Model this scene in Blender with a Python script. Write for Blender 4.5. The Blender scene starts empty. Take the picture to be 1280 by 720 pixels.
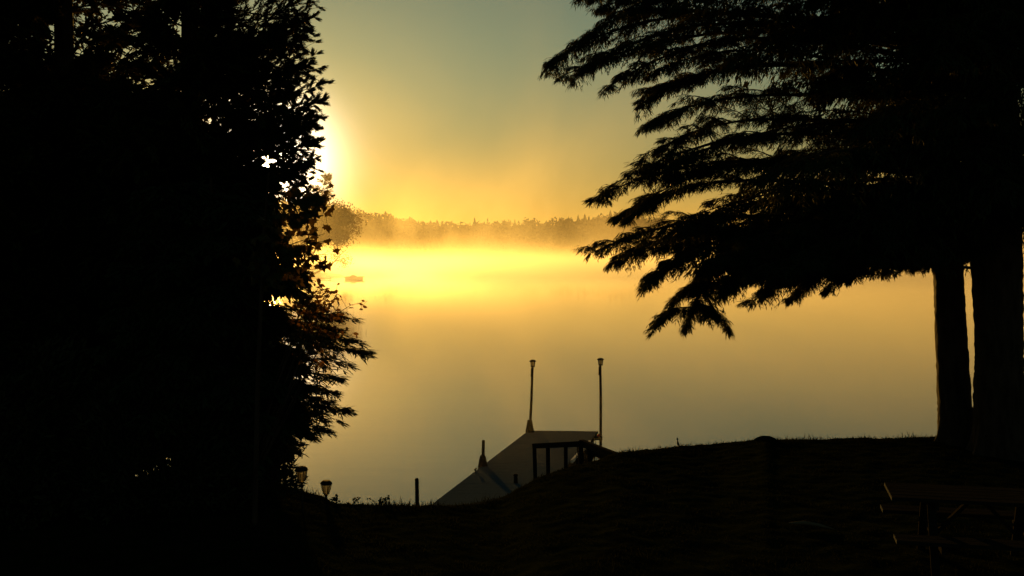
import bpy, math, random
import numpy as np
from mathutils import Vector

rnd = random.Random(11)
R = math.radians
scene = bpy.context.scene
COL = scene.collection

# ------------------------------------------------------------------ camera
F = 1372.0            # focal length in photo pixels (1280 wide)
HZ = 312.0            # horizon row of the photo
def at(px, py, d):
    """world point seen at photo pixel (px,py) at depth d (camera at origin, level)"""
    return np.array([(px-640.0)/F*d, d, (HZ-py)/F*d])
WATER = -6.8
cam_d = bpy.data.cameras.new('camera')
cam_d.sensor_width = 36.0
cam_d.lens = F/1280.0*36.0
cam_d.shift_y = -(360.0-HZ)/1280.0
cam_d.clip_start = 0.1
cam_d.clip_end = 12000
cam = bpy.data.objects.new('camera', cam_d)
cam.rotation_euler = (R(90), 0, 0)
COL.objects.link(cam)
scene.camera = cam

# ------------------------------------------------------------------ helpers
class MB:
    """collects pieces of one mesh"""
    def __init__(s):
        s.v = []; s.f = {3: [], 4: []}; s.n = 0
    def add(s, verts, faces, k):
        verts = np.asarray(verts, float).reshape(-1, 3)
        s.v.append(verts)
        s.f[k].append(np.asarray(faces, int).reshape(-1, k)+s.n)
        s.n += len(verts)
    def quadstrip(s, rings, closed=True):
        m = len(rings[0]); n = len(rings)
        v = np.concatenate(rings)
        i = np.arange(n-1)[:, None]; j = np.arange(m if closed else m-1)[None, :]
        a = i*m+j; b = i*m+(j+1) % m
        q = np.stack([a, b, b+m, a+m], -1).reshape(-1, 4)
        s.add(v, q, 4)
    def tube(s, pts, rad, sides=8, cap=True, wob=0.0, rg=None):
        pts = [np.asarray(p, float) for p in pts]
        if np.isscalar(rad): rad = [rad]*len(pts)
        rings = []
        for i, p in enumerate(pts):
            t = pts[min(i+1, len(pts)-1)]-pts[max(i-1, 0)]
            t = t/(np.linalg.norm(t)+1e-9)
            ref = np.array([0, 0, 1.0]) if abs(t[2]) < .9 else np.array([1.0, 0, 0])
            u = np.cross(t, ref); u /= np.linalg.norm(u); w = np.cross(t, u)
            a = np.linspace(0, 2*math.pi, sides, endpoint=False)
            rr = rad[i]*(1+(wob*(rg.random(sides)-.5) if rg is not None else 0))
            rings.append(p+np.outer(np.cos(a)*rr, u)+np.outer(np.sin(a)*rr, w))
        s.quadstrip(rings)
        if cap:
            for ring, p, fl in ((rings[0], pts[0], 1), (rings[-1], pts[-1], 0)):
                v = np.concatenate([ring, [p]])
                k = np.arange(sides)
                tri = np.stack([k, (k+1) % sides, np.full(sides, sides)], -1)
                if fl: tri = tri[:, ::-1]
                s.add(v, tri, 3)
    def box(s, c, size, ax=None):
        """box at centre c, full sizes, axes given as 3 unit vectors"""
        c = np.asarray(c, float); h = np.asarray(size, float)/2
        ax = np.eye(3) if ax is None else np.asarray(ax, float)
        co = np.array([[x, y, z] for z in (-1, 1) for y in (-1, 1) for x in (-1, 1)], float)
        v = c+(co*h)@ax
        s.add(v, [[0, 2, 3, 1], [4, 5, 7, 6], [0, 1, 5, 4], [2, 6, 7, 3], [0, 4, 6, 2], [1, 3, 7, 5]], 4)
    def bar(s, p, q, w, h, up=(0, 0, 1)):
        p = np.asarray(p, float); q = np.asarray(q, float)
        t = q-p; L = np.linalg.norm(t); t = t/L
        u = np.cross(np.asarray(up, float), t); u /= np.linalg.norm(u)+1e-9
        n = np.cross(t, u)
        s.box((p+q)/2, (L, w, h), (t, u, n))
    def cards(s, base, d, length, width, nrm):
        """leaf-size diamonds; arrays of N"""
        base = np.asarray(base); d = np.asarray(d)
        d = d/(np.linalg.norm(d, axis=1, keepdims=True)+1e-9)
        side = np.cross(d, nrm); side /= np.linalg.norm(side, axis=1, keepdims=True)+1e-9
        L = np.asarray(length)[:, None]; W = np.asarray(width)[:, None]
        up = np.cross(side, d)
        v = np.stack([base, base+d*L*.42+side*W*.5, base+d*L-up*L*.06, base+d*L*.42-side*W*.5], 1).reshape(-1, 3)
        q = np.arange(len(base)*4).reshape(-1, 4)
        s.add(v, q, 4)
    def build(s, name, mat, parent=None, smooth=False, loc=None):
        v = np.concatenate(s.v) if s.v else np.zeros((0, 3))
        if loc is not None: v = v-np.asarray(loc, float)
        me = bpy.data.meshes.new(name)
        tris = np.concatenate(s.f[3]) if s.f[3] else np.zeros((0, 3), int)
        quads = np.concatenate(s.f[4]) if s.f[4] else np.zeros((0, 4), int)
        me.vertices.add(len(v)); me.vertices.foreach_set('co', v.astype(np.float32).ravel())
        nl = tris.size+quads.size
        me.loops.add(nl)
        me.loops.foreach_set('vertex_index', np.concatenate([tris.ravel(), quads.ravel()]).astype(np.int32))
        st = np.concatenate([np.arange(len(tris))*3, tris.size+np.arange(len(quads))*4]).astype(np.int32)
        me.polygons.add(len(st)); me.polygons.foreach_set('loop_start', st)
        me.polygons.foreach_set('use_smooth', np.full(len(st), smooth))
        me.update(calc_edges=True); me.validate()
        me.materials.append(mat)
        o = bpy.data.objects.new(name, me)
        COL.objects.link(o)
        if loc is not None and parent is None: o.location = loc
        if parent is not None: o.parent = parent
        return o

def tag(o, label=None, cat=None, group=None, kind=None):
    if label: o['label'] = label
    if cat: o['category'] = cat
    if group: o['group'] = group
    if kind: o['kind'] = kind
    return o
def empty(name, loc, label, cat, group=None, rz=0.0):
    o = bpy.data.objects.new(name, None); COL.objects.link(o)
    o.location = loc; o.rotation_euler = (0, 0, rz); o.empty_display_size = .3
    return tag(o, label, cat, group)
def copy_thing(root, loc, label, rz=0.0):
    r = root.copy(); COL.objects.link(r); r.location = loc; r.rotation_euler = (0, 0, rz); r['label'] = label
    for ch in list(root.children):
        c = ch.copy(); COL.objects.link(c); c.parent = r
        for g in ch.children:
            k = g.copy(); COL.objects.link(k); k.parent = c
    return r

# ------------------------------------------------------------------ materials
def mat(name, rough=.8, c1=(.1, .1, .1), c2=None, scale=6.0, bump=0.0, spec=.3, stretch=(1, 1, 1), metal=0.0, trans=0.0, tcol=None, detail=6):
    m = bpy.data.materials.new(name); m.use_nodes = True
    nt = m.node_tree; n = nt.nodes; l = nt.links
    b = n['Principled BSDF']; out = n['Material Output']
    b.inputs['Roughness'].default_value = rough
    b.inputs['Specular IOR Level'].default_value = spec
    b.inputs['Metallic'].default_value = metal
    tc = n.new('ShaderNodeTexCoord'); mp = n.new('ShaderNodeMapping'); mp.inputs['Scale'].default_value = stretch
    l.new(tc.outputs['Object'], mp.inputs['Vector'])
    nz = n.new('ShaderNodeTexNoise'); nz.inputs['Scale'].default_value = scale; nz.inputs['Detail'].default_value = detail
    l.new(mp.outputs['Vector'], nz.inputs['Vector'])
    cr = n.new('ShaderNodeValToRGB')
    cr.color_ramp.elements[0].position = .3; cr.color_ramp.elements[1].position = .7
    cr.color_ramp.elements[0].color = (*c1, 1); cr.color_ramp.elements[1].color = (*(c2 or c1), 1)
    l.new(nz.outputs['Fac'], cr.inputs['Fac']); l.new(cr.outputs['Color'], b.inputs['Base Color'])
    if bump:
        bp = n.new('ShaderNodeBump'); bp.inputs['Strength'].default_value = bump; bp.inputs['Distance'].default_value = .05
        l.new(nz.outputs['Fac'], bp.inputs['Height']); l.new(bp.outputs['Normal'], b.inputs['Normal'])
    if trans:
        t = n.new('ShaderNodeBsdfTranslucent'); t.inputs['Color'].default_value = (*(tcol or c2 or c1), 1)
        mx = n.new('ShaderNodeMixShader'); mx.inputs['Fac'].default_value = trans
        l.new(b.outputs['BSDF'], mx.inputs[1]); l.new(t.outputs['BSDF'], mx.inputs[2]); l.new(mx.outputs[0], out.inputs['Surface'])
    return m
M = dict(
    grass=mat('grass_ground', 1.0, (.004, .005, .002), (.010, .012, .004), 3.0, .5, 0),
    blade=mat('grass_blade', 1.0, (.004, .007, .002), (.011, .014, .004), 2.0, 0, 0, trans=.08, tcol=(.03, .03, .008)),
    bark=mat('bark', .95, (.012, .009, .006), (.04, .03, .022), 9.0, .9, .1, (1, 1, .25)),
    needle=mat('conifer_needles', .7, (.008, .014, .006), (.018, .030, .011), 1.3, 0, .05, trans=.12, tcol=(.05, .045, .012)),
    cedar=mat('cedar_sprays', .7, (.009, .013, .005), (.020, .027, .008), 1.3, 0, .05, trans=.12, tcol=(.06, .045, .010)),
    maple=mat('maple_leaf', .5, (.015, .022, .006), (.03, .035, .01), 2.0, 0, .1, trans=.20, tcol=(.10, .055, .010)),
    shrub=mat('shrub_leaf', .6, (.02, .022, .006), (.045, .04, .01), 2.0, 0, .25, trans=.30, tcol=(.20, .09, .013)),
    hedge=mat('dark_shrub_leaf', .8, (.008, .012, .004), (.016, .022, .008), 2.0, 0, .15),
    far=mat('far_conifers', .9, (.02, .03, .012), (.05, .06, .025), .05, 0, .1),
    farland=mat('far_land', .95, (.03, .03, .015), (.06, .05, .03), .03, 0, .1),
    pointleaf=mat('shore_tree_leaf', .8, (.03, .035, .01), (.06, .06, .015), .4, 0, .1, trans=.35, tcol=(.16, .10, .02)),
    deck=mat('weathered_boards', .9, (.055, .072, .085), (.078, .098, .112), 5.0, .15, 0, (1, 12, 1)),
    post=mat('weathered_post', .95, (.02, .015, .009), (.04, .03, .018), 8.0, .4, 0, (1, 1, .2)),
    rust=mat('rusty_pipe', .75, (.05, .025, .012), (.10, .045, .02), 14.0, .3, .3),
    rail=mat('rail_timber', .9, (.012, .012, .010), (.022, .021, .017), 7.0, .3, 0),
    table=mat('table_boards', .9, (.008, .008, .007), (.016, .015, .013), 6.0, .3, 0, (.4, 8, 8)),
    tabend=mat('table_lit_end_grain', .7, (.045, .048, .05), (.07, .074, .078), 20.0, .2, 0),  # paler than the boards: highlight of the sun-side glow, put into the colour
    metal=mat('dark_metal', .9, (.012, .011, .009), (.022, .02, .016), 20.0, 0, .05),
    paint=mat('white_edge', .6, (.55, .5, .42), (.7, .66, .56), 5.0, 0, .3),
    raft=mat('raft_boards', .8, (.06, .04, .02), (.11, .08, .05), 4.0, 0, .2),
    plastic=mat('grey_float', .6, (.05, .05, .06), (.08, .08, .09), 3.0, 0, .3),
    red=mat('red_reflector', .25, (.35, .02, .01), (.45, .03, .02), 9.0, 0, .6),
    stick=mat('pale_stick', .95, (.06, .05, .035), (.10, .085, .06), 9.0, .3, 0),
)
def glass_mat():
    m = bpy.data.materials.new('frosted_lamp_glass'); m.use_nodes = True
    nt = m.node_tree; n = nt.nodes; l = nt.links
    b = n['Principled BSDF']; b.inputs['Base Color'].default_value = (.30, .28, .22, 1); b.inputs['Roughness'].default_value = .35
    nz = n.new('ShaderNodeTexNoise'); nz.inputs['Scale'].default_value = 30
    bp = n.new('ShaderNodeBump'); bp.inputs['Strength'].default_value = .15
    l.new(nz.outputs['Fac'], bp.inputs['Height']); l.new(bp.outputs['Normal'], b.inputs['Normal'])
    t = n.new('ShaderNodeBsdfTranslucent'); t.inputs['Color'].default_value = (.14, .13, .11, 1)
    tr = n.new('ShaderNodeBsdfTransparent'); tr.inputs['Color'].default_value = (.8, .75, .6, 1)
    m1 = n.new('ShaderNodeMixShader'); m1.inputs['Fac'].default_value = .5
    m2 = n.new('ShaderNodeMixShader'); m2.inputs['Fac'].default_value = .45
    l.new(b.outputs['BSDF'], m1.inputs[1]); l.new(t.outputs['BSDF'], m1.inputs[2])
    l.new(m1.outputs[0], m2.inputs[1]); l.new(tr.outputs[0], m2.inputs[2]); l.new(m2.outputs[0], n['Material Output'].inputs['Surface'])
    return m
M['glass'] = glass_mat()
def water_mat():
    m = bpy.data.materials.new('lake_water'); m.use_nodes = True
    nt = m.node_tree; n = nt.nodes; l = nt.links
    b = n['Principled BSDF']
    b.inputs['Base Color'].default_value = (.03, .028, .016, 1)
    b.inputs['Roughness'].default_value = .05
    b.inputs['IOR'].default_value = 2.4
    tc = n.new('ShaderNodeTexCoord')
    mp = n.new('ShaderNodeMapping'); mp.inputs['Scale'].default_value = (.25, 1.0, 1)
    l.new(tc.outputs['Object'], mp.inputs['Vector'])
    a = n.new('ShaderNodeTexNoise'); a.inputs['Scale'].default_value = .9; a.inputs['Detail'].default_value = 3
    l.new(mp.outputs['Vector'], a.inputs['Vector'])
    c = n.new('ShaderNodeTexNoise'); c.inputs['Scale'].default_value = .05; c.inputs['Detail'].default_value = 2
    l.new(mp.outputs['Vector'], c.inputs['Vector'])
    cr = n.new('ShaderNodeMapRange'); cr.inputs['From Min'].default_value = .45; cr.inputs['From Max'].default_value = .7
    cr.inputs['To Min'].default_value = .25; cr.inputs['To Max'].default_value = 1.0
    l.new(c.outputs['Fac'], cr.inputs['Value'])
    mu = n.new('ShaderNodeMath'); mu.operation = 'MULTIPLY'
    l.new(a.outputs['Fac'], mu.inputs[0]); l.new(cr.outputs[0], mu.inputs[1])
    bp = n.new('ShaderNodeBump'); bp.inputs['Strength'].default_value = .07; bp.inputs['Distance'].default_value = .05
    l.new(mu.outputs[0], bp.inputs['Height']); l.new(bp.outputs['Normal'], b.inputs['Normal'])
    return m
M['water'] = water_mat()

# ------------------------------------------------------------------ sky, sun
SUN_AZ = math.atan((334-640)/F)                       # left of straight ahead
SUN_EL = math.atan((HZ-202)/F*math.cos(SUN_AZ))
sdir = Vector((math.sin(SUN_AZ)*math.cos(SUN_EL), math.cos(SUN_AZ)*math.cos(SUN_EL), math.sin(SUN_EL)))
world = bpy.data.worlds.new('World'); scene.world = world; world.use_nodes = True
nt = world.node_tree; n = nt.nodes; l = nt.links
bg = n['Background']; bg.inputs['Strength'].default_value = .10
sky = n.new('ShaderNodeTexSky'); sky.sky_type = 'NISHITA'; sky.sun_disc = False
sky.sun_elevation = SUN_EL; sky.sun_rotation = SUN_AZ
sky.air_density = 1.0; sky.dust_density = 0.3; sky.ozone_density = 1.0; sky.altitude = 200
tint = n.new('ShaderNodeMix'); tint.data_type = 'RGBA'; tint.blend_type = 'MULTIPLY'; tint.inputs['Factor'].default_value = 1
l.new(sky.outputs['Color'], tint.inputs[6]); sepz = n.new('ShaderNodeSeparateXYZ')
warm = n.new('ShaderNodeMix'); warm.data_type = 'RGBA'; warm.inputs[6].default_value = (.39, .36, .235, 1); warm.inputs[7].default_value = (.38, .47, .36, 1)
mrz = n.new('ShaderNodeMapRange'); mrz.interpolation_type = 'SMOOTHSTEP'; mrz.inputs['From Min'].default_value = .02; mrz.inputs['From Max'].default_value = .20
l.new(sepz.outputs['Z'], mrz.inputs['Value']); l.new(mrz.outputs[0], warm.inputs['Factor']); l.new(warm.outputs[2], tint.inputs[7])
tc = n.new('ShaderNodeTexCoord')
nrm = n.new('ShaderNodeVectorMath'); nrm.operation = 'NORMALIZE'; l.new(tc.outputs['Generated'], nrm.inputs[0]); l.new(nrm.outputs[0], sepz.inputs[0])
dot = n.new('ShaderNodeVectorMath'); dot.operation = 'DOT_PRODUCT'; dot.inputs[1].default_value = sdir
l.new(nrm.outputs[0], dot.inputs[0])
mx = n.new('ShaderNodeMath'); mx.operation = 'MAXIMUM'; mx.inputs[1].default_value = 0; l.new(dot.outputs['Value'], mx.inputs[0])
last = tint.outputs[2]
def lobe(power, color, strength):
    global last
    p = n.new('ShaderNodeMath'); p.operation = 'POWER'; p.inputs[1].default_value = power; l.new(mx.outputs[0], p.inputs[0])
    c = n.new('ShaderNodeVectorMath'); c.operation = 'SCALE'; c.inputs[0].default_value = color
    s = n.new('ShaderNodeMath'); s.operation = 'MULTIPLY'; s.inputs[1].default_value = strength; l.new(p.outputs[0], s.inputs[0])
    l.new(s.outputs[0], c.inputs['Scale'])
    a = n.new('ShaderNodeVectorMath'); a.operation = 'ADD'; l.new(last, a.inputs[0]); l.new(c.outputs[0], a.inputs[1]); last = a.outputs[0]
lobe(25, (1.0, .56, .08), .3)
lobe(160, (1.0, .62, .14), .9)
lobe(1050, (1.0, .85, .62), 58.0)
# the sun's own disc
gt = n.new('ShaderNodeMath'); gt.operation = 'GREATER_THAN'; gt.inputs[1].default_value = math.cos(R(.30)); l.new(dot.outputs['Value'], gt.inputs[0])
sc = n.new('ShaderNodeVectorMath'); sc.operation = 'SCALE'; sc.inputs[0].default_value = (300, 230, 120); l.new(gt.outputs[0], sc.inputs['Scale'])
ad = n.new('ShaderNodeVectorMath'); ad.operation = 'ADD'; l.new(last, ad.inputs[0]); l.new(sc.outputs[0], ad.inputs[1]); last = ad.outputs[0]
l.new(last, bg.inputs['Color'])
sun_d = bpy.data.lights.new('sun', 'SUN'); sun_d.energy = 7.0; sun_d.angle = R(1.5); sun_d.color = (1.0, .50, .075)
sun = bpy.data.objects.new('sun', sun_d); COL.objects.link(sun)
sun.rotation_euler = sdir.to_track_quat('Z', 'Y').to_euler()
sun.location = (-20, 60, 30)

# ------------------------------------------------------------------ terrain
SIL = np.array([(-400, 600), (0, 600), (300, 596), (350, 604), (378, 614), (395, 618), (407, 622), (417, 628), (440, 630), (480, 630.5), (521, 632), (560, 632),
    (600, 629), (630, 621), (645, 611), (660, 604), (672, 597), (700, 587), (725, 580), (748, 574), (763, 568), (775, 565), (795, 563), (830, 560),
    (850, 557), (890, 555), (925, 551), (945, 549.5), (957, 546), (968, 549), (1000, 549), (1050, 548), (1085, 547), (1100, 548), (1150, 545.5), (1175, 546),
    (1215, 549), (1280, 552), (1700, 560)], float)
CR = np.array([(-400, 17), (0, 17), (380, 16), (560, 16), (660, 17.5), (775, 19), (900, 20.5), (1280, 21), (1700, 21)], float)
def vnoise(x, y, f, seed):
    x = x*f+seed*13.7; y = y*f-seed*7.1
    return (np.sin(x*1.3+1.7*np.sin(y*.9+seed))+np.sin(y*1.7+1.3*np.sin(x*1.1-seed))+np.sin((x+y)*2.3+seed))/3
def ground(x, y):
    x = np.asarray(x, float); y = np.asarray(y, float)
    yy = np.maximum(y, 2.0)
    p = np.clip(640+F*x/yy, -400, 1700)
    yc = np.interp(p, CR[:, 0], CR[:, 1])
    zc = -(np.interp(p, SIL[:, 0], SIL[:, 1])-HZ)/F*yc
    t = np.clip(yy/yc, 0, 1)
    zin = -3.45+(zc+3.45)*t**2.2
    over = np.maximum(yy-yc, 0)
    shore = 27.0
    k = np.clip(over/np.maximum(shore-yc, 1), 0, 3)
    zout = zc-(7.1+zc)*np.where(k < 1, k*1.0+.25*k*(1-k), k)
    z = np.where(yy <= yc, zin, zout)
    z = z+.02*vnoise(x, y, 3.1, 1)*np.clip(1.2-t, .35, 1)+.012*vnoise(x, y, 9.3, 2)
    return np.maximum(z, -9.5)
gx = np.concatenate([np.linspace(-60, -12, 40)[:-1], np.linspace(-12, 16, 330), np.linspace(16, 60, 40)[1:]])
gy = np.concatenate([np.linspace(-40, 4, 30)[:-1], np.linspace(4, 28, 300), np.linspace(28, 45, 25)[1:]])
X, Y = np.meshgrid(gx, gy)
Z = ground(X, Y)
g = MB(); nx, ny = len(gx), len(gy)
i = np.arange(ny-1)[:, None]*nx+np.arange(nx-1)[None, :]
g.add(np.stack([X, Y, Z], -1).reshape(-1, 3), np.stack([i, i+1, i+1+nx, i+nx], -1).reshape(-1, 4), 4)
tag(g.build('ground', M['grass'], smooth=True), kind='structure')

w = MB(); w.add([(-4000, 14, WATER), (4000, 14, WATER), (4000, 5000, WATER), (-4000, 5000, WATER)], [[0, 1, 2, 3]], 4)
tag(w.build('water', M['water']), kind='structure')

# grass on the lawn and its edge
rg = np.random.default_rng(5)
def grass_field(N, pa, pb, e0, e1, hmin, hmax):
    p = rg.uniform(pa, pb, N); yc = np.interp(p, CR[:, 0], CR[:, 1])
    y = yc*rg.uniform(e0, e1, N); x = (p-640)/F*y
    z = ground(x, y)-.01
    clump = .5+.5*vnoise(x, y, 2.7, 4)
    h = rg.uniform(hmin, hmax, N)*(.35+clump**2)
    d = np.stack([rg.normal(0, .45, N), rg.normal(0, .45, N), np.ones(N)], -1)
    nr = np.stack([rg.normal(0, 1, N), rg.normal(0, 1, N), np.zeros(N)], -1)
    return np.stack([x, y, z], -1), d, h, rg.uniform(.006, .014, N), nr
gb = MB()
gb.cards(*grass_field(60000, 300, 1320, .45, 1.12, .02, .07))
gb.cards(*grass_field(9000, 380, 1300, .97, 1.06, .03, .09))
gb.cards(*grass_field(2200, 380, 1300, .98, 1.03, .06, .17))
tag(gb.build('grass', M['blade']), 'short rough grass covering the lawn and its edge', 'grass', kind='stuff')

# ------------------------------------------------------------------ far shore
HILL = np.array([(-900, 240), (200, 238), (400, 248), (440, 260), (480, 266), (520, 275), (600, 276), (660, 275), (700, 273), (740, 269), (765, 266), (800, 268),
    (860, 274), (1000, 284), (1100, 292), (1280, 296), (2200, 290)], float)
far_d = 935.0
hm = MB()
hx = np.linspace(-1500, 1500, 160); hy = np.concatenate([np.linspace(far_d, far_d+220, 12), [far_d+900, far_d+2500]])
HX, HY = np.meshgrid(hx, hy)
def hill_top(x, d=far_d+220):
    return (HZ-np.interp(640+F*x/d, HILL[:, 0], HILL[:, 1]))/F*d
def hill_z(x, y):
    t = np.clip((y-far_d)/220, 0, 1)
    top = np.maximum(hill_top(x*(far_d+220)/y)-12.0, WATER+3)
    return WATER-.5+(top-WATER+.5)*(t**.8)
HZZ = hill_z(HX, HY)
i = np.arange(len(hy)-1)[:, None]*len(hx)+np.arange(len(hx)-1)[None, :]
hm.add(np.stack([HX, HY, HZZ], -1).reshape(-1, 3), np.stack([i, i+1, i+1+len(hx), i+len(hx)], -1).reshape(-1, 4), 4)
tag(hm.build('hills', M['farland'], smooth=True), kind='structure')
def conifer_mass(mb, x, y, z, h, r, layers, rg, sides=7):
    # jagged stacked skirts
    for k in range(layers):
        a0 = k/layers
        zb = z+h*(.12+.80*a0); zt = z+h*min(1.0, .12+.80*a0+.42*(1-a0)+.08)
        rb = r*(1-a0)**.85*(.8+.4*rg.random())+.12
        a = np.linspace(0, 2*math.pi, sides, endpoint=False)+rg.random()*6
        rr = rb*(.6+.7*rg.random(sides))
        ring = np.stack([x+np.cos(a)*rr, y+np.sin(a)*rr, zb-rb*.25*rg.random(sides)], -1)
        v = np.concatenate([ring, [[x, y, zt]]])
        j = np.arange(sides)
        mb.add(v, np.stack([j, (j+1) % sides, np.full(sides, sides)], -1), 3)
def round_mass(mb, x, y, z, h, r, rg, nn=46):
    d = rg.normal(0, 1, (nn, 3)); d /= np.linalg.norm(d, axis=1, keepdims=True)
    c = np.array([x, y, z+h*.6])+d*np.array([r, r, h*.4])*(.45+.55*rg.random((nn, 1)))
    s = r*.55
    for q in c:
        e = rg.normal(0, 1, (3, 3))*s*.6
        mb.add(q+e, [[0, 1, 2]], 3)
rf = np.random.default_rng(3)
fw = MB()
for k in range(2900):
    t = rf.random()**.8
    y = far_d+3+217*t
    p = rf.uniform(60, 1340); x = (p-640)/F*y
    z = float(hill_z(np.array(x), np.array(y)))
    s = .75+.5*rf.random()
    if rf.random() < .30: conifer_mass(fw, x, y, z, 14*s*(1+.25*(rf.random() < .12)), 3.2*s, 4, rf)
    else: round_mass(fw, x, y, z, 11*s, 4.2*s, rf, 26)
tag(fw.build('far_wood', M['far']), 'dense far wood on the opposite shore fading into mist', 'wood', kind='stuff')

# point of land on the left, about 250 m out
pd_ = 252.0
pl = MB()
rings = []
for s_, zz in ((1.0, WATER-.6), (.95, WATER+.3), (.8, WATER+1.2), (.4, WATER+2.2), (.05, WATER+2.6)):
    a = np.linspace(0, 2*math.pi, 60, endpoint=False)
    rad = 1+.06*np.sin(a*5+1)+.04*np.sin(a*11)
    rings.append(np.stack([-98+np.cos(a)*52*s_*rad, 278+np.sin(a)*30*s_*rad, np.full(60, zz)+(.15*np.sin(a*17) if s_ < .97 else 0)], -1))
pl.quadstrip(rings)
tag(pl.build('point_shore', M['farland'], smooth=True), kind='structure')

# ------------------------------------------------------------------ foliage generators
def bough(mb, wood, start, tip, rg, arch=.3, spread=1.2, nsec=26, m=9, cl=.11, cw=.028, droop=.25, ang=55, thick=.035, fine=3, base=.12, up=0.0, flat=1.0, nod=False):
    """a conifer bough: axis from start to tip, flat side branchlets, drooping needle sprays"""
    start = np.asarray(start, float); tip = np.asarray(tip, float)
    T = np.linspace(0, 1, 9)
    L = np.linalg.norm(tip-start)
    def axis(t):
        t = np.asarray(t)[..., None]
        return start+(tip-start)*t+np.array([0, 0, 1.0])*(arch*(4*t*(1-t) if not nod else 3.2*t*(1-t**2.6)))
    pts = axis(T)
    if wood is not None: wood.tube(list(pts), list(np.linspace(thick, thick*.15, 9)), 5, cap=False)
    f = (tip-start)/L
    sd = np.cross(f, (0, 0, 1.0)); sd /= np.linalg.norm(sd)+1e-9
    t = np.sort(base+(1-base)*rg.random(nsec)**.85); t[-1] = 1.0
    sg = np.where(np.arange(nsec) % 2 == 0, 1.0, -1.0)
    shape = np.minimum(1.0, 1.9*(1-t)**.75+.14)*(.65+.6*rg.random(nsec))*np.minimum(1, .5+t)
    sl = spread*shape
    A = np.radians(ang+rg.normal(0, 10, nsec)); A = A*(1-.75*(t > .97))
    d2 = f[None]*np.cos(A)[:, None]+sd[None]*(np.sin(A)*sg)[:, None]*flat+np.array([0, 0, 1.0])*(up+rg.normal(0, .16, nsec)+(1-flat)*rg.normal(0, .8, nsec))[:, None]
    d2 /= np.linalg.norm(d2, axis=1, keepdims=True)
    o2 = axis(t)
    s = (np.arange(m)+.6)/m
    S = s[None, :, None]
    P = o2[:, None]+d2[:, None]*sl[:, None, None]*S+np.array([0, 0, -1.0])*(droop*sl[:, None, None]*S**2)
    D = d2[:, None]+np.array([0, 0, -1.0])*(2*droop*S)                    # local direction
    D = D/np.linalg.norm(D, axis=2, keepdims=True)
    # thin woody line of each branchlet
    q = np.array([0, .5, 1.0])[None, :, None]
    W0 = o2[:, None]+d2[:, None]*sl[:, None, None]*q+np.array([0, 0, -1.0])*(droop*sl[:, None, None]*q**2)
    if wood is not None:
        wv = np.stack([W0[:, 0], W0[:, 1], W0[:, 2]], 1)
        off = np.array([0, 0, max(thick*.16, .007)])
        for k2 in range(2):
            a = wv[:, k2]; b = wv[:, k2+1]; o1 = off*(1-.4*k2); o3 = off*(.6-.5*k2)
            v = np.stack([a+o1, a-o1, b-o3, b+o3], 1).reshape(-1, 3)
            wood.add(v, np.arange(len(v)).reshape(-1, 4), 4)
    # sprays
    N = nsec*m
    P = P.reshape(N, 3); D = D.reshape(N, 3)
    S1 = np.tile(s, nsec)
    perp = np.cross(D, (0, 0, 1.0)); perp /= np.linalg.norm(perp, axis=1, keepdims=True)+1e-9
    for k in range(fine):
        sg3 = rg.choice([-1.0, 1.0], N)
        aa = np.radians(rg.uniform(15, 60, N))
        d3 = D*np.cos(aa)[:, None]+perp*(np.sin(aa)*sg3)[:, None]*flat+np.array([0, 0, 1.0])*(-droop*rg.uniform(.3, 1.6, N)+up*.6+rg.normal(0, .14, N))[:, None]
        ln = cl*(1.25-.5*S1)*rg.uniform(.6, 1.4, N)
        ps = P+rg.normal(0, cl*.16, (N, 3))
        nr = np.stack([rg.normal(0, .5, N), rg.normal(0, .5, N), np.ones(N)*(.6+.6*flat)], -1)
        mb.cards(ps, d3, ln*1.15, cw*rg.uniform(.7, 1.3, N), nr)
        # second joint beyond it with a side finger
        d3 = d3/np.linalg.norm(d3, axis=1, keepdims=True)
        p2 = ps+d3*(ln*.75)[:, None]
        d4 = d3+perp*rg.normal(0, .45, N)[:, None]+np.array([0, 0, -1.0])*(droop*rg.uniform(.2, 1.2, N)-up*.4)[:, None]
        mb.cards(p2, d4, ln*.85, cw*.8*rg.uniform(.7, 1.3, N), nr)

def proj(v):
    return 640+F*v[:, 0]/v[:, 1], HZ-F*v[:, 2]/v[:, 1]

def trunk_pts(mb, pts, rad, rg, sides=26, flare=False):
    """tapered barky trunk through pts"""
    pts = np.array(pts, float); T = np.linspace(0, len(pts)-1, 110)
    P = np.stack([np.interp(T, np.arange(len(pts)), pts[:, k]) for k in range(3)], -1)
    rr = np.interp(T, np.arange(len(pts)), rad)
    if flare:
        # buttressed foot: lobed rings that open out into the ground
        rings = []; a = np.linspace(0, 2*math.pi, 40, endpoint=False); ph = rg.random()*6
        for hh, k in ((0, 1.75), (.12, 1.45), (.28, 1.2), (.5, 1.06), (.8, 1.0)):
            lob = 1+(k-1)*(.55+.45*np.sin(a*5+ph+np.sin(a*2)))+.02*rg.normal(0, 1, 40)
            rings.append(np.array([pts[0][0], pts[0][1], pts[0][2]+.12+hh])+np.stack([np.cos(a)*rad[1]*lob, np.sin(a)*rad[1]*lob, np.zeros(40)], -1))
        mb.quadstrip(rings)
    mb.tube(list(P), list(rr*(1+.006*rg.normal(0, 1, 110))), sides, wob=.06, rg=rg)

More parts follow.
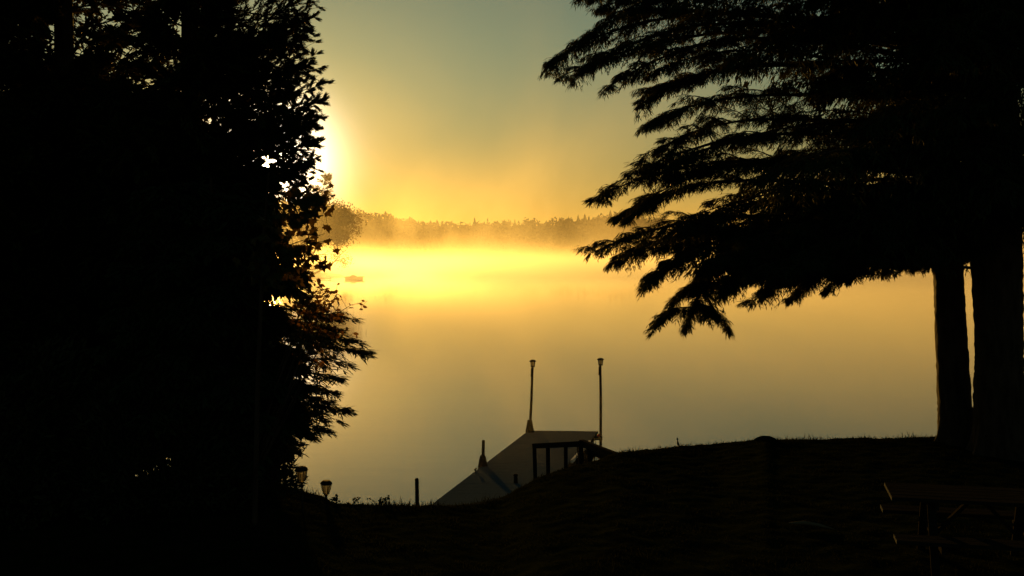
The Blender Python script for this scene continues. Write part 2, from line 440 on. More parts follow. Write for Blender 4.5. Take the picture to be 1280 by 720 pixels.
def limb(mb, wood, start, tip, rg, arch=.3, n=15, sub=1.3, thick=.05, cl=.10, cw=.021):
    # a big limb that forks into many short boughs of different length and pitch
    start = np.asarray(start, float); tip = np.asarray(tip, float)
    tip = tip-(tip-start)*min(.05/np.linalg.norm(tip-start), .1)
    L = np.linalg.norm(tip-start); f = (tip-start)/L
    bend = rg.normal(0, .04*L, 3)*np.array([1, 1, .35])
    def axis(t): return start+(tip-start)*t+np.array([0, 0, 1.0])*(arch*3.2*t*(1-t**2.6))+bend*math.sin(math.pi*t)
    wood.tube([axis(k/9) for k in range(10)], list(np.linspace(thick, thick*.18, 10)), 6, cap=False)
    sd = np.cross(f, (0, 0, 1.0)); sd /= np.linalg.norm(sd)+1e-9
    for k in range(n):
        t = min(1.0, .16+.84*((k+rg.random())/n)**.8)
        p = axis(t); fwd = axis(min(t+.05, 1.0))-axis(t-.05); fwd /= np.linalg.norm(fwd)
        A = R(rg.uniform(25, 72))*(1 if k % 2 else -1)
        l = sub*(.26+.85*(1-t)**.6)*rg.uniform(.5, 1.25)
        d_ = fwd*math.cos(A)+sd*math.sin(A)+np.array([0, 0, rg.normal(-.05, .20)])
        d_ /= np.linalg.norm(d_)
        bough(mb, wood, p, p+d_*l, rg, arch=.10*l, spread=.34*l+.08, nsec=int(7+8*l), m=6, cl=cl, cw=cw*.72, droop=rg.uniform(.15, .55), ang=rg.uniform(42, 62), thick=.016, fine=3, nod=True, base=.05)
    # the leader itself
    bough(mb, wood, axis(.72), tip, rg, arch=.05, spread=.42, nsec=20, m=7, cl=cl, cw=cw, droop=.4, ang=50, thick=.016, fine=3, nod=True)

def prune(mb, test):
    V = np.concatenate(mb.v); Q = np.concatenate(mb.f[4]); c = V[Q].mean(1)
    px, py = proj(c)
    mb.f[4] = [Q[~test(px, py)]]
# ------------------------------------------------------------------ the two hemlocks on the right
LB = np.array([(-500, 760), (-120, 720), (0, 735), (25, 745), (50, 738), (75, 690), (95, 705), (105, 765), (120, 800), (150, 818), (185, 830), (205, 800), (225, 800), (245, 745), (262, 775),
    (275, 815), (300, 855), (312, 750), (330, 765), (345, 810), (362, 860), (372, 930), (380, 960), (400, 1100)], float)
def hemlock(name, label, base_px, d, knots, rads, tips, nfill, seed, xr):
    rg = np.random.default_rng(seed)
    b = at(base_px, 0, d); gz = float(ground(np.array(b[0]), np.array(d)))
    root = empty(name, (b[0], d, gz), label, 'tree', 'hemlock trees at the right of the lawn')
    tr = MB(); cr = MB()
    pts = [at(px, py, d) for px, py in knots]; pts[0][2] = gz-.25
    trunk_pts(tr, pts, rads, rg, flare=True)
    def trunk_at(py):
        return at(float(np.interp(-py, [-k[1] for k in knots], [k[0] for k in knots])), py, d)
    for (px, py, dd, spy, arch, spread, ns) in tips:
        s0 = trunk_at(spy) if not isinstance(spy, tuple) else at(spy[0], spy[1], d+spy[2])
        e0 = at(px, py, d+dd); Lm = np.linalg.norm(e0-s0)
        if Lm > 4 and rg.random() < .8:
            # a lesser limb beside it, shorter and at another pitch
            e2 = at(px+rg.uniform(5, 75), py+rg.uniform(-26, 22), d+dd+rg.normal(0, .9)); s2 = s0+np.array([0, 0, rg.uniform(-.5, .35)])
            limb(cr, tr, s2, e2, rg, arch=arch*rg.uniform(.2, 1.1), n=int(5+2.2*Lm), sub=min(.85*spread, .35*Lm), thick=.007*Lm+.006)
        if Lm > 1.6: limb(cr, tr, s0, e0, rg, arch=arch, n=int(6+2.7*Lm), sub=min(.95*spread, .4*Lm), thick=.008*Lm+.008)
        else: bough(cr, tr, s0, e0, rg, arch=arch, spread=spread, nsec=ns, m=8, cl=.10, cw=.020, droop=rg.uniform(.25, .5), ang=rg.uniform(45, 60), thick=.016, fine=3, nod=True)
    for k in range(nfill):
        py = rg.uniform(-330, 335)
        lo = np.interp(py, LB[:, 0], LB[:, 1])+48
        px = lo+(xr-lo)*rg.random()**.72
        if px > 1040 and py > 300: py = rg.uniform(180, 300)
        dd = rg.uniform(-3.4, 3.4)*(1 if abs(px-base_px) < 300 else .6)
        tip = at(px, py, d+dd)
        spy = py+rg.uniform(-110, 70)*(abs(px-base_px)/400)-10
        s0 = trunk_at(max(spy, -480))
        Lb = np.linalg.norm(tip-s0)
        if Lb < 1.0: continue
        bough(cr, tr, s0, tip, rg, arch=.05*Lb, spread=min(1.5, .30*Lb+.25), nsec=int(18+6*Lb), m=8, cl=.125, cw=.032, droop=rg.uniform(.25, .6), ang=rg.uniform(45, 65), thick=.010*Lb, fine=3, nod=rg.random() < .5)
    for k in range(26):
        # fringe of the lowest boughs
        px = rg.uniform(870, 1165); py = np.interp(px, [870, 950, 1040, 1165], [345, 352, 335, 316])-rg.uniform(-8, 45)
        tip = at(px, py, d+rg.uniform(-2.2, 2.2)); s0 = trunk_at(py-rg.uniform(5, 50)); Lb = np.linalg.norm(tip-s0)
        if abs(px-base_px) > 40 and Lb > 1.7: limb(cr, tr, s0, tip, rg, arch=.05*Lb, n=int(5+2.4*Lb), sub=min(1.0, .4*Lb), thick=.008*Lb+.006)
    for k in range(46):
        # short inner boughs close round the stems, toward and away from the lake
        py = rg.uniform(-260, 285); s0 = trunk_at(py-25); a = rg.uniform(0, 6.283); L2 = rg.uniform(1.2, 3.0)
        tip = s0+np.array([math.cos(a)*L2, math.sin(a)*L2, -.25-.1*L2])
        bough(cr, tr, s0, tip, rg, arch=.15, spread=1.0, nsec=34, m=9, cl=.14, cw=.036, droop=.55, ang=55, thick=.02, fine=3, nod=True)
    hem = lambda px, py: (px > 925) & (px < 1300) & (py > np.interp(px, [925, 950, 985, 1040, 1065, 1110, 1165, 1215, 1300], [396, 388, 384, 368, 356, 352, 343, 354, 354])+5*np.sin(px*.41)+4*np.sin(px*.17+1)+3*np.sin(px*1.1))
    prune(cr, hem)
    o1 = tr.build('trunk', M['bark'], root, smooth=True, loc=root.location)
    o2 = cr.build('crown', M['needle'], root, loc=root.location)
    return root
tipsA = [  # px, py, depth offset, start row on trunk (or start point), arch, spread, branchlets
    (683, 77, 0, 62, .50, 1.5, 90), (726, -6, .8, -30, .5, 1.3, 70), (734, 42, -.8, 10, .45, 1.1, 60), (704, 93, .4, 70, .4, 1.0, 60), (748, 12, .2, -20, .4, 1.2, 60),
    (762, 106, -.3, 80, .35, 1.1, 56), (798, 130, .5, 95, .35, 1.1, 54), (812, 154, -1, 125, .3, 1.1, 54), (818, 188, .3, 160, .3, 1.1, 54),
    (786, 218, -.5, 195, .40, 1.2, 58), (738, 249, 0, 222, .50, 1.3, 84), (768, 272, .6, 245, .4, .8, 50), (842, 298, -.6, 250, .3, 1.0, 50),
    (736, 316, 0, 296, .42, 1.1, 88), (760, 330, .5, 300, .3, .9, 60), (810, 348, -.5, 290, .35, 1.0, 56), (850, 364, .3, 290, .3, .9, 46),
    (816, 414, 0, (868, 384, 0), .14, .34, 40), (830, 396, .2, (905, 350, .2), .2, .42, 40), (806, 362, -.2, (905, 330, 0), .2, .5, 44), (870, 352, .4, (1010, 318, .2), .2, .6, 46), (905, 362, -.4, (1020, 320, 0), .2, .6, 46), (955, 366, .2, (1060, 310, 0), .2, .7, 46), (909, 412, .3, (862, 378, .2), .14, .34, 34), (886, 398, -.2, (870, 352, .3), .1, .36, 30), (858, 411, .1, (876, 366, 0), .08, .30, 26),
    (938, 378, -.5, 300, .3, .8, 44), (985, 374, .5, 300, .25, .7, 40), (1035, 360, 0, 295, .2, .7, 36), (1062, 347, -1, 285, .2, .6, 32),
    (1105, 343, .7, 280, .15, .6, 32), (1145, 330, -1.2, 270, .15, .6, 32), (900, 370, .9, 290, .35, .9, 44), (1010, 345, 1.2, 270, .3, .8, 40)]
hemlock('hemlock_tree', 'tall hemlock with the slimmer of the two right-hand trunks and long drooping boughs reaching left', 1193, 20.3,
    [(1195, 560), (1193, 500), (1188, 400), (1185, 330), (1182, 200), (1178, 0), (1172, -500)], [.31, .30, .275, .265, .25, .22, .12], tipsA, 96, 21, 1270)
tipsB = [(1225, 326, 1.0, 260, .1, .5, 36), (1215, 318, -1.0, 240, .1, .5, 36), (1320, 330, .5, 230, .2, .8, 30), (1100, 300, -2, 200, .3, .9, 34)]
hemlock('hemlock_tree', 'thick-trunked hemlock at the right edge, nearest the picnic table', 1250, 19.4,
    [(1250, 575), (1249, 500), (1249, 440), (1246, 330), (1241, 200), (1238, 0), (1230, -500)], [.45, .43, .395, .43, .43, .38, .2], tipsB, 70, 22, 1420)

# ------------------------------------------------------------------ trees on the left
RBc = np.array([(-500, 330), (-100, 385), (0, 396), (35, 384), (65, 378), (88, 400), (105, 404), (130, 400), (150, 394), (195, 388), (225, 385), (245, 345), (262, 330), (290, 335), (400, 330)], float)
def star_gap(v4):
    """True for sprays that would close the small hole in the crown on the line to the sun"""
    px, py = proj(v4.mean(1)); out = np.zeros(len(px), bool)
    for gx_, gy_, r0, ph in ((334, 202, 7.0, .6), (356, 232, 5.0, 2.0), (347, 209, 2.4, 1.0), (351, 193, 2.2, 3.0), (322, 196, 1.6, 4.0), (262, 131, 3.0, 1.5), (283, 184, 2.0, 2.5)):
        x = px-gx_; y = py-gy_; a = np.arctan2(y, x)
        out |= np.hypot(x, y) < r0*(1+.33*np.cos(3*a+ph)+.36*np.cos(5*a))
    return out
def cut_gap(mb):
    out = []
    fq = []
    V = np.concatenate(mb.v); Q = np.concatenate(mb.f[4]); keep = ~star_gap(V[Q])
    mb.f[4] = [Q[keep]]
def cedar(label, base_px, d, top_row, tips, nfill, seed, xl, xr, rmax, y0=-330, y1=560, bound=None, gap=False, r0=.2, nlow=0):
    rg = np.random.default_rng(seed)
    b = at(base_px, 0, d); gz = float(ground(np.array(b[0]), np.array(d)))
    root = empty('cedar_tree', (b[0], d, gz), label, 'tree', 'cedars massed at the left')
    tr = MB(); cr = MB()
    zt = (HZ-top_row)/F*d
    pts = [np.array([b[0]+.05*math.sin(k), d, gz-.2+(zt-gz+.2)*k/5]) for k in range(6)]
    trunk_pts(tr, pts, [r0, r0*.85, r0*.7, r0*.55, r0*.35, .03], rg, 12)
    def tp(z): return np.array([b[0], d, min(z, zt-.2)])
    for (px, py, dd, rise, spread, ns) in tips:
        tip = at(px, py, d+dd); s0 = tp(tip[2]-rise)
        bough(cr, tr, s0, tip, rg, arch=-.05, spread=spread, nsec=int(ns*1.7), m=9, cl=.052, cw=.015, droop=.08, up=.08, ang=58, thick=.02, fine=6, flat=.45)
        for q in range(3):
            t2 = tip+np.array([-rg.uniform(.04, .28), rg.normal(0, .45), rg.normal(0, .14)])
            bough(cr, tr, s0+[0, 0, rg.normal(0, .15)], t2, rg, arch=-.03, spread=spread*rg.uniform(.6, 1.0), nsec=ns, m=8, cl=.055, cw=.016, droop=.08, up=.08, ang=60, thick=.016, fine=6, flat=.4)
    for k in range(nfill+nlow):
        py = rg.uniform(y0, y1) if k < nfill else rg.uniform(135, 560)
        z = (HZ-py)/F*d
        hfrac = np.clip((z-gz)/(zt-gz), 0, 1)
        rad = rmax*(1-hfrac**1.6)+.2
        a = rg.uniform(0, 2*math.pi)
        rr = rad*(.45+.55*rg.random())
        tip = np.array([b[0]+math.cos(a)*rr, d+math.sin(a)*rr, z])
        if bound is not None:
            px = 640+F*tip[0]/tip[1]
            lim = np.interp(HZ-F*z/tip[1], bound[:, 0], bound[:, 1])-12
            if px > lim: tip[0] = (lim-rg.uniform(0, 40)-640)/F*tip[1]
        s0 = tp(z-.35*rr*rg.uniform(.4, 1.2))
        bough(cr, tr, s0, tip, rg, arch=-.03, spread=.25*rr+.25, nsec=int(14+11*rr), m=8 if gap else 7, cl=.10 if gap else .12, cw=.036 if gap else .052, droop=.1, up=.05, ang=55, thick=.022, fine=4 if gap else 3, flat=.5)
    if gap: cut_gap(cr); cut_gap(tr)
    tr.build('trunk', M['bark'], root, smooth=True, loc=root.location)
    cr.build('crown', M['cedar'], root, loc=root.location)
    return root
tipsC = [(398, -8, 0, .7, .5, 26), (392, 22, .3, .7, .45, 26), (386, 40, -.3, .6, .45, 26), (392, 46, .5, .6, .35, 22), (378, 66, 0, .6, .4, 24), (384, 84, .3, .5, .4, 24),
    (409, 104, 0, .45, .28, 22), (402, 84, .2, .5, .25, 20), (404, 126, -.2, .5, .4, 26), (398, 145, .3, .5, .4, 26), (396, 160, 0, .5, .4, 26), (399, 178, -.3, .45, .42, 28),
    (394, 198, .2, .4, .42, 28), (396, 212, 0, .4, .35, 24), (386, 226, -.2, .35, .35, 24), (366, 214, .2, .35, .45, 26), (352, 222, -.3, .3, .4, 24), (340, 244, .4, .2, .4, 24), (370, 120, 0, .5, .5, 26), (375, 160, .5, .5, .5, 26), (360, 190, -.4, .4, .5, 26)]
cedar('tall cedar standing between the low sun and the lawn, rightmost of the dark left-hand trees', 236, 16.5, -420, tipsC, 185, 31, 100, 400, 1.75, -360, 480, RBc, True, .22, 60)
cedar('cedar at the left edge with sky gaps high in its crown, behind the others', 78, 17.5, -500, [], 175, 32, 0, 200, 1.9, -330, 560, None, False, .24, 150)
cedar('cedar cut off by the left edge of the photo', -60, 16.0, -450, [], 150, 33, -150, 60, 1.8, -330, 560, None, False, .22, 130)

def hemlock_low():
    rg = np.random.default_rng(41)
    d = 15.6; bpx = 262
    b = at(bpx, 0, d); gz = float(ground(np.array(b[0]), np.array(d)))
    root = empty('young_hemlock', (b[0], d, gz), 'young hemlock below the cedar with feathery tips over the water', 'tree')
    tr = MB(); cr = MB()
    pts = [np.array([b[0], d, gz-.2]), np.array([b[0]+.03, d, gz+1.6]), np.array([b[0]-.02, d, gz+3.2]), np.array([b[0]+.02, d, gz+4.4])]
    trunk_pts(tr, pts, [.11, .085, .05, .02], rg, 10)
    tips = [(437, 399, 0, .10, .34, 30), (420, 412, .3, .10, .4, 28), (446, 428, -.2, .12, .30, 30), (454, 442, 0, .16, .42, 36), (432, 456, .3, .12, .42, 30), (418, 474, -.3, .12, .42, 30), (412, 490, .2, .12, .42, 30),
            (408, 503, 0, .1, .4, 28), (428, 514, 0, .14, .42, 34), (420, 524, .4, .12, .34, 28), (404, 537, -.2, .12, .4, 30), (386, 546, .3, .1, .4, 28), (370, 556, 0, .1, .30, 26), (352, 566, .2, .1, .35, 24), (340, 560, -.2, .1, .4, 26)]
    for (px, py, dd, arch, spread, ns) in tips:
        tip = at(px, py, d+dd); s0 = np.array([b[0], d, min(tip[2]+.25, gz+4.2)])
        bough(cr, tr, s0, tip, rg, arch=arch*.4, spread=spread*1.25, nsec=ns, m=8, cl=.10, cw=.024, droop=.16, up=.08, ang=38, thick=.02, fine=3)
    for k in range(170):
        z = gz+rg.uniform(.35, 4.2); rr = 1.75*(1-.45*((z-gz)/4.4)**1.5)*(.5+.5*rg.random()); a = rg.uniform(0, 6.283)
        tip = np.array([b[0]+math.cos(a)*rr, d+math.sin(a)*rr, z])
        px = 640+F*tip[0]/tip[1]; py = HZ-F*z/tip[1]
        lim = np.interp(py, [200, 290, 330, 352, 395, 440, 500, 545, 570, 620], [330, 335, 385, 380, 400, 415, 404, 378, 335, 310])
        if px > lim: tip[0] = (lim-rg.uniform(0, 30)-640)/F*tip[1]
        bough(cr, tr, np.array([b[0], d, min(z+.2, gz+4.3)]), tip, rg, arch=.05, spread=.5, nsec=30, m=8, cl=.13, cw=.055, droop=.2, ang=45, thick=.016, fine=3)
    tr.build('trunk', M['bark'], root, smooth=True, loc=root.location)
    cr.build('crown', M['needle'], root, loc=root.location)
hemlock_low()

# broad leaves
MAPLE = np.array([(0, 0), (.10, .10), (.42, .02), (.36, .20), (.62, .42), (.40, .44), (.42, .60), (.22, .54), (.16, .72), (0, 1.02),
                  (-.16, .72), (-.22, .54), (-.42, .60), (-.40, .44), (-.62, .42), (-.36, .20), (-.42, .02), (-.10, .10)])
OVAL = np.array([(0, 0), (.22, .25), (.27, .5), (.18, .78), (0, 1.0), (-.18, .78), (-.27, .5), (-.22, .25)])
def leaf(mb, shape, p, d, nr, size, fold=.25):
    d = d/np.linalg.norm(d); s = np.cross(d, nr); s /= np.linalg.norm(s)+1e-9; nn = np.cross(s, d)
    v = [p+d*(y*size)+s*(x*size)+nn*(fold*size*(abs(x)-.35*y*y)) for x, y in shape]
    c = p+d*(.42*size)
    k = len(v); j = np.arange(k)
    mb.add(np.array(v+[c]), np.stack([j, (j+1) % k, np.full(k, k)], -1), 3)
def leafy_branch(lv, wood, start, end, rg, n, size, shape, jit, thick=.008, hang=.8):
    start = np.asarray(start); end = np.asarray(end)
    mid = (start+end)/2+np.array([0, 0, .08*np.linalg.norm(end-start)])
    wood.tube([start, mid, end], [thick, thick*.7, thick*.3], 5)
    for k in range(n):
        t = .15+.85*(k+.5)/n
        p = start*(1-t)**2+2*mid*t*(1-t)+end*t*t
        p = p if t < .98 else end
        q = p+rg.normal(0, jit, 3)
        wood.bar(p, q+np.array([0, 0, .002]), .004, .004, (0, 1, .1))
        dd = np.array([rg.normal(.25, .6), rg.normal(0, .6), -hang+rg.normal(0, .35)])
        leaf(lv, shape, q, dd, rg.normal(0, .6, 3)+np.array([0, -.9, .5]), size*rg.uniform(.7, 1.25))

def maple():
    rg = np.random.default_rng(51)
    d = 13.6; b = at(318, 0, d); gz = float(ground(np.array(b[0]), np.array(d)))
    root = empty('maple_sapling', (b[0], d, gz), 'maple sapling whose broad lobed leaves hang into the gap beside the cedar', 'tree')
    st = MB(); lv = MB()
    stem = [np.array([b[0], d, gz-.1]), at(322, 480, d), at(326, 380, d), at(330, 290, d), at(336, 215, d)]
    st.tube(stem, [.035, .03, .025, .02, .01], 8)
    def br(p0, p1, n, jit=.10, size=.125): leafy_branch(lv, st, at(*p0), at(*p1), rg, n, size, MAPLE, jit)
    br((330, 285, d), (396, 240, d), 14); br((330, 280, d), (410, 258, d+.1), 22, .11); br((360, 265, d), (416, 233, d-.1), 7, .04, .10)
    br((345, 268, d), (398, 276, d-.1), 18, .10); br((330, 290, d), (352, 272, d-.2), 4, .05); br((355, 262, d), (383, 250, d), 14, .10)
    br((370, 262, d), (378, 284, d), 9, .08); br((380, 258, d), (404, 250, d+.2), 12, .08)
    br((328, 330, d), (406, 292, d), 6, .05, .11); br((328, 335, d), (410, 318, d), 22, .10); br((330, 330, d), (400, 322, d+.2), 22, .12)
    br((328, 320, d), (380, 308, d-.1), 22, .12); br((328, 325, d), (372, 330, d-.2), 24, .13); br((345, 322, d), (416, 300, d), 5, .03, .10)
    br((328, 330, d), (360, 300, d-.2), 24, .13); br((328, 340, d), (350, 335, d-.2), 24, .14)
    o = st.build('stem', M['bark'], root, smooth=True, loc=root.location); lv.build('crown', M['maple'], root, loc=root.location)
maple()

def shrub_tree(name, label, d, bpx, leaders, n, size, jit, seed, matk, cat='shrub'):
    rg = np.random.default_rng(seed)
    b = at(bpx, 0, d); gz = float(ground(np.array(b[0]), np.array(d)))
    root = empty(name, (b[0], d, gz), label, cat)
    st = MB(); lv = MB(); foot = np.array([b[0], d, gz-.05])
    for (px, py, dd) in leaders:
        e = at(px, py, d+dd); m1 = foot*.45+e*.55+rg.normal(0, .06, 3)
        st.tube([foot, m1, e], [.016, .011, .004], 6)
        for k in range(5):
            t = .45+.55*rg.random(); p = m1*(1-t)+e*t
            leafy_branch(lv, st, p, p+rg.normal(0, jit*1.6, 3)+np.array([.02, 0, .05]), rg, n, size, OVAL, jit*.45, .005, .35)
    st.build('stem', M['bark'], root, smooth=True, loc=root.location); lv.build('crown', M[matk], root, loc=root.location)
shrub_tree('leafy_shrub', 'small-leaved shrub glowing orange where the sun comes through, above the feathery hemlock tips', 14.8, 300,
    [(392, 368, 0), (402, 362, .1), (412, 360, 0), (420, 368, -.1), (424, 380, .1), (408, 376, .2), (415, 388, 0), (396, 384, -.2), (404, 396, 0), (385, 360, .2), (388, 392, .2), (418, 398, 0), (380, 376, 0)], 9, .075, .10, 61, 'shrub')
shrub_tree('wispy_shrub', 'wispy twigs with tiny leaves poking out at the foot of the young hemlock', 15.0, 322,
    [(366, 556, 0), (380, 554, 0), (370, 563, .1), (352, 568, 0), (384, 557, 0)], 5, .035, .035, 62, 'hedge')

def dome_shrub(name, label, px0, px1, ytop, d, n, seed, group=None, size=.07):
    """dense evergreen shrub: thousands of small leaves over a lumpy dome on short stems"""
    rg = np.random.default_rng(seed)
    xc = ((px0+px1)/2-640)/F*d; rx = (px1-px0)/2/F*d
    gz = float(ground(np.array(xc), np.array(d))); top = (HZ-ytop)/F*d; h = top-gz
    root = empty(name, (xc, d, gz), label, 'shrub', group)
    cr = MB(); st = MB()
    u = rg.normal(0, 1, (n, 3)); u /= np.linalg.norm(u, axis=1, keepdims=True); u[:, 2] = np.abs(u[:, 2])
    lump = 1+.12*np.sin(u[:, 0]*7+seed)+.10*np.sin(u[:, 1]*9+2*seed)+.08*np.sin(u[:, 2]*11)
    rad = lump*(.55+.45*rg.random(n)**.5)
    p = np.array([xc, d, gz])+u*rad[:, None]*np.array([rx, min(rx, 1.3), h*.95])
    cr.cards(p, u+rg.normal(0, .5, (n, 3))+np.array([0, 0, .2]), rg.uniform(.6, 1.5, n)*size, rg.uniform(.5, 1.1, n)*size*.45, rg.normal(0, 1, (n, 3)))
    for k in range(14):
        a = rg.random()*6.28; e = np.array([xc+math.cos(a)*rx*.7, d+math.sin(a)*.7, gz+h*.75*rg.random()])
        st.tube([np.array([xc, d, gz-.05]), (np.array([xc, d, gz])+e)/2+[0, 0, .1], e], [.02, .014, .005], 5)
    st.build('stem', M['bark'], root, loc=root.location); cr.build('crown', M['hedge'], root, loc=root.location)
dome_shrub('evergreen_shrub', 'low dark evergreen shrub sloping down to the two garden lights', 235, 366, 550, 15.2, 9000, 71, None, .07)
dome_shrub('evergreen_shrub', 'broad dark evergreen shrub under the cedars, left of the low one', 60, 330, 470, 15.2, 24000, 72, None, .11)
dome_shrub('evergreen_shrub', 'dark evergreen shrub at the bottom left corner', -160, 130, 420, 15.0, 26000, 73, None, .12)

# ------------------------------------------------------------------ shore trees on the point
def crown_cards(mb, c, r, n, size, rg, hollow=.3, clump=14):
    cl = rg.normal(0, 1, (clump, 3)); cl /= np.linalg.norm(cl, axis=1, keepdims=True)
    cl = np.asarray(c)+cl*np.asarray(r)*(hollow+(1-hollow)*rg.random((clump, 1)))*.8
    k = rg.integers(0, clump, n)
    p = cl[k]+rg.normal(0, 1, (n, 3))*np.asarray(r)*.15
    mb.cards(p, rg.normal(0, 1, (n, 3))+np.array([0, 0, -.4]), size*rg.uniform(.6, 1.4, n), size*.6*rg.uniform(.6, 1.4, n), rg.normal(0, 1, (n, 3)))
    return cl
def shore_tree(name, label, bpx, topy, d, rx, frac, n, seed, group='trees on the misty point', lean=0.0, size=.55, clump=16):
    rg = np.random.default_rng(seed)
    x = (bpx-640)/F*d; base = np.array([x, d, WATER+1.0]); zt = (HZ-topy)/F*d; h = zt-base[2]
    root = empty(name, base, label, 'tree', group)
    tr = MB(); cr = MB()
    top = base+np.array([lean, 0, h*.8])
    tr.tube([base-[0, 0, 1.2], base*.6+top*.4+[.2, 0, 0], top], [.32, .24, .06], 8)
    c = base+np.array([lean*.8, 0, h*(1-frac/2)])
    cl = crown_cards(cr, c, (rx, rx, h*frac/2), n, size, rg, clump=clump)
    for q in cl: tr.tube([base*.5+top*.5, (base*.4+top*.6+q)/2+[0, 0, .4], q], [.12, .07, .03], 5)
    tr.build('trunk', M['bark'], root, loc=root.location); cr.build('crown', M['pointleaf'], root, loc=root.location)
shore_tree('shore_tree', 'round-crowned tree at the tip of the misty point, overhanging the water', 372, 247, 258, 7.3, .70, 7500, 81, lean=10.0, clump=60, size=.5)
shore_tree('shore_tree', 'full-crowned tree behind the hanging maple leaves on the misty point', 368, 241, 266, 6.5, .8, 4600, 82, clump=34, lean=3.5, size=.5)
shore_tree('shore_tree', 'shore tree on the misty point hidden mostly by the tall cedar', 345, 236, 272, 6.5, .8, 2400, 83, clump=24)
def spindly():
    rg = np.random.default_rng(85); d = 258.0
    base = np.array([(380-640)/F*d, d, WATER+1.2]); zt = (HZ-220)/F*d
    root = empty('thin_pine', base, 'thin wispy pine rising above the other trees on the misty point', 'tree')
    tr = MB(); cr = MB(); h = zt-base[2]
    tr.tube([base-[0, 0, 1], base+[2.6, 0, h*.5], base+[5.2, 0, h]], [.28, .2, .04], 8)
    for k in range(46):
        t = .5+.5*rg.random(); p = base+np.array([2.6*t*2, 0, h*t]); a = rg.random()*6.28
        L = (1-t)*9+.8
        e = p+np.array([math.cos(a)*L, math.sin(a)*L, L*.35])
        tr.tube([p, e], [.05, .02], 4)
        nn = 55
        s = rg.random(nn)**.6
        cr.cards(p+(e-p)*s[:, None]+rg.normal(0, .22, (nn, 3)), rg.normal(0, .5, (nn, 3))+(e-p)/L, rg.uniform(.3, .8, nn), rg.uniform(.10, .25, nn), rg.normal(0, 1, (nn, 3)))
    tr.build('trunk', M['bark'], root, loc=root.location); cr.build('crown', M['pointleaf'], root, loc=root.location)
spindly()
def leaning():
    rg = np.random.default_rng(87); d = 250.0
    base = at(372, 352, d)
    root = empty('leaning_tree', base, 'bare-limbed tree leaning far out over the water from the misty point', 'tree')
    tr = MB(); cr = MB()
    ks = [at(366, 356, d), at(380, 349.5, d), at(395, 341, d), at(408, 334, d), at(418, 327, d), at(425, 319, d), at(433, 312, d)]
    tr.tube(ks, [.34, .30, .25, .20, .15, .10, .05], 8)
    for a_, b_ in (((384, 346), (396, 334)), ((398, 339), (404, 326)), ((408, 334), (420, 318)), ((414, 329), (436, 322)), ((420, 325), (432, 330)), ((388, 344), (390, 330)), ((425, 319), (420, 306))):
        p = at(*a_, d); e = at(*b_, d+rg.normal(0, 1))
        tr.tube([p, (p+e)/2+[0, 0, .2], e], [.10, .07, .03], 5)
        nn = 110
        cr.cards(p+(e-p)*(.5+.6*rg.random((nn, 1)))+rg.normal(0, .65, (nn, 3)), rg.normal(0, 1, (nn, 3)), rg.uniform(.25, .5, nn), rg.uniform(.12, .3, nn), rg.normal(0, 1, (nn, 3)))
    tr.build('trunk', M['bark'], root, smooth=True, loc=root.location); cr.build('crown', M['pointleaf'], root, loc=root.location)
leaning()

# raft and its thin pier
def raft():
    d = 250.0
    c = at(442.5, 349, d); c[2] = WATER
    root = empty('swim_raft', c, 'low wooden raft floating on the bright misty water', 'raft')
    m = MB()
    for k in range(14): m.box((-1.95+k*.3, 0, .62), (.27, 2.6, .08))
    m.box((2.25, 0, .60), (.3, 1.6, .05))
    m.build('deck', M['raft'], root)
    for y in (-1.2, 1.2):
        f_ = MB(); f_.box((0, y, .50), (4.1, .12, .16)); f_.build('beam', M['raft'], root)
    for y in (-.9, .9):
        f_ = MB(); f_.tube([(-1.9, y, .12), (-1.75, y, .12), (1.75, y, .12), (1.9, y, .12)], [.2, .32, .32, .2], 12); f_.build('float', M['plastic'], root, smooth=True)
    b = MB(); b.tube([(-.9, 0, .66), (-.5, 0, .80), (.1, 0, .80), (.5, 0, .66)], [.1, .2, .2, .1], 8); b.build('bundle', M['plastic'], root)
raft()
def pier():
    d = 250.0
    a = at(378, 348.7, d); b = at(414, 348.7, d)
    a[2] = b[2] = WATER+.22
    root = empty('narrow_pier', a, 'thin narrow pier running out from the misty point toward the raft', 'pier')
    m = MB(); m.bar(a, b, .9, .14); m.build('deck', M['raft'], root, loc=root.location)
    for t in (.25, .55, .97):
        p = a*(1-t)+b*t
        q = MB(); q.tube([p-[0, 0, 1.0], p+[0, 0, .30]], .09, 6); q.build('post', M['raft'], root, loc=root.location)
    r = MB(); e = at(431, 348.7, d); e[2] = WATER+.5
    r.tube([b+[0, 0, .2], (b+e)/2+[0, 0, .1], e], .025, 5); r.build('mooring_rope', M['raft'], root, loc=root.location)
pier()

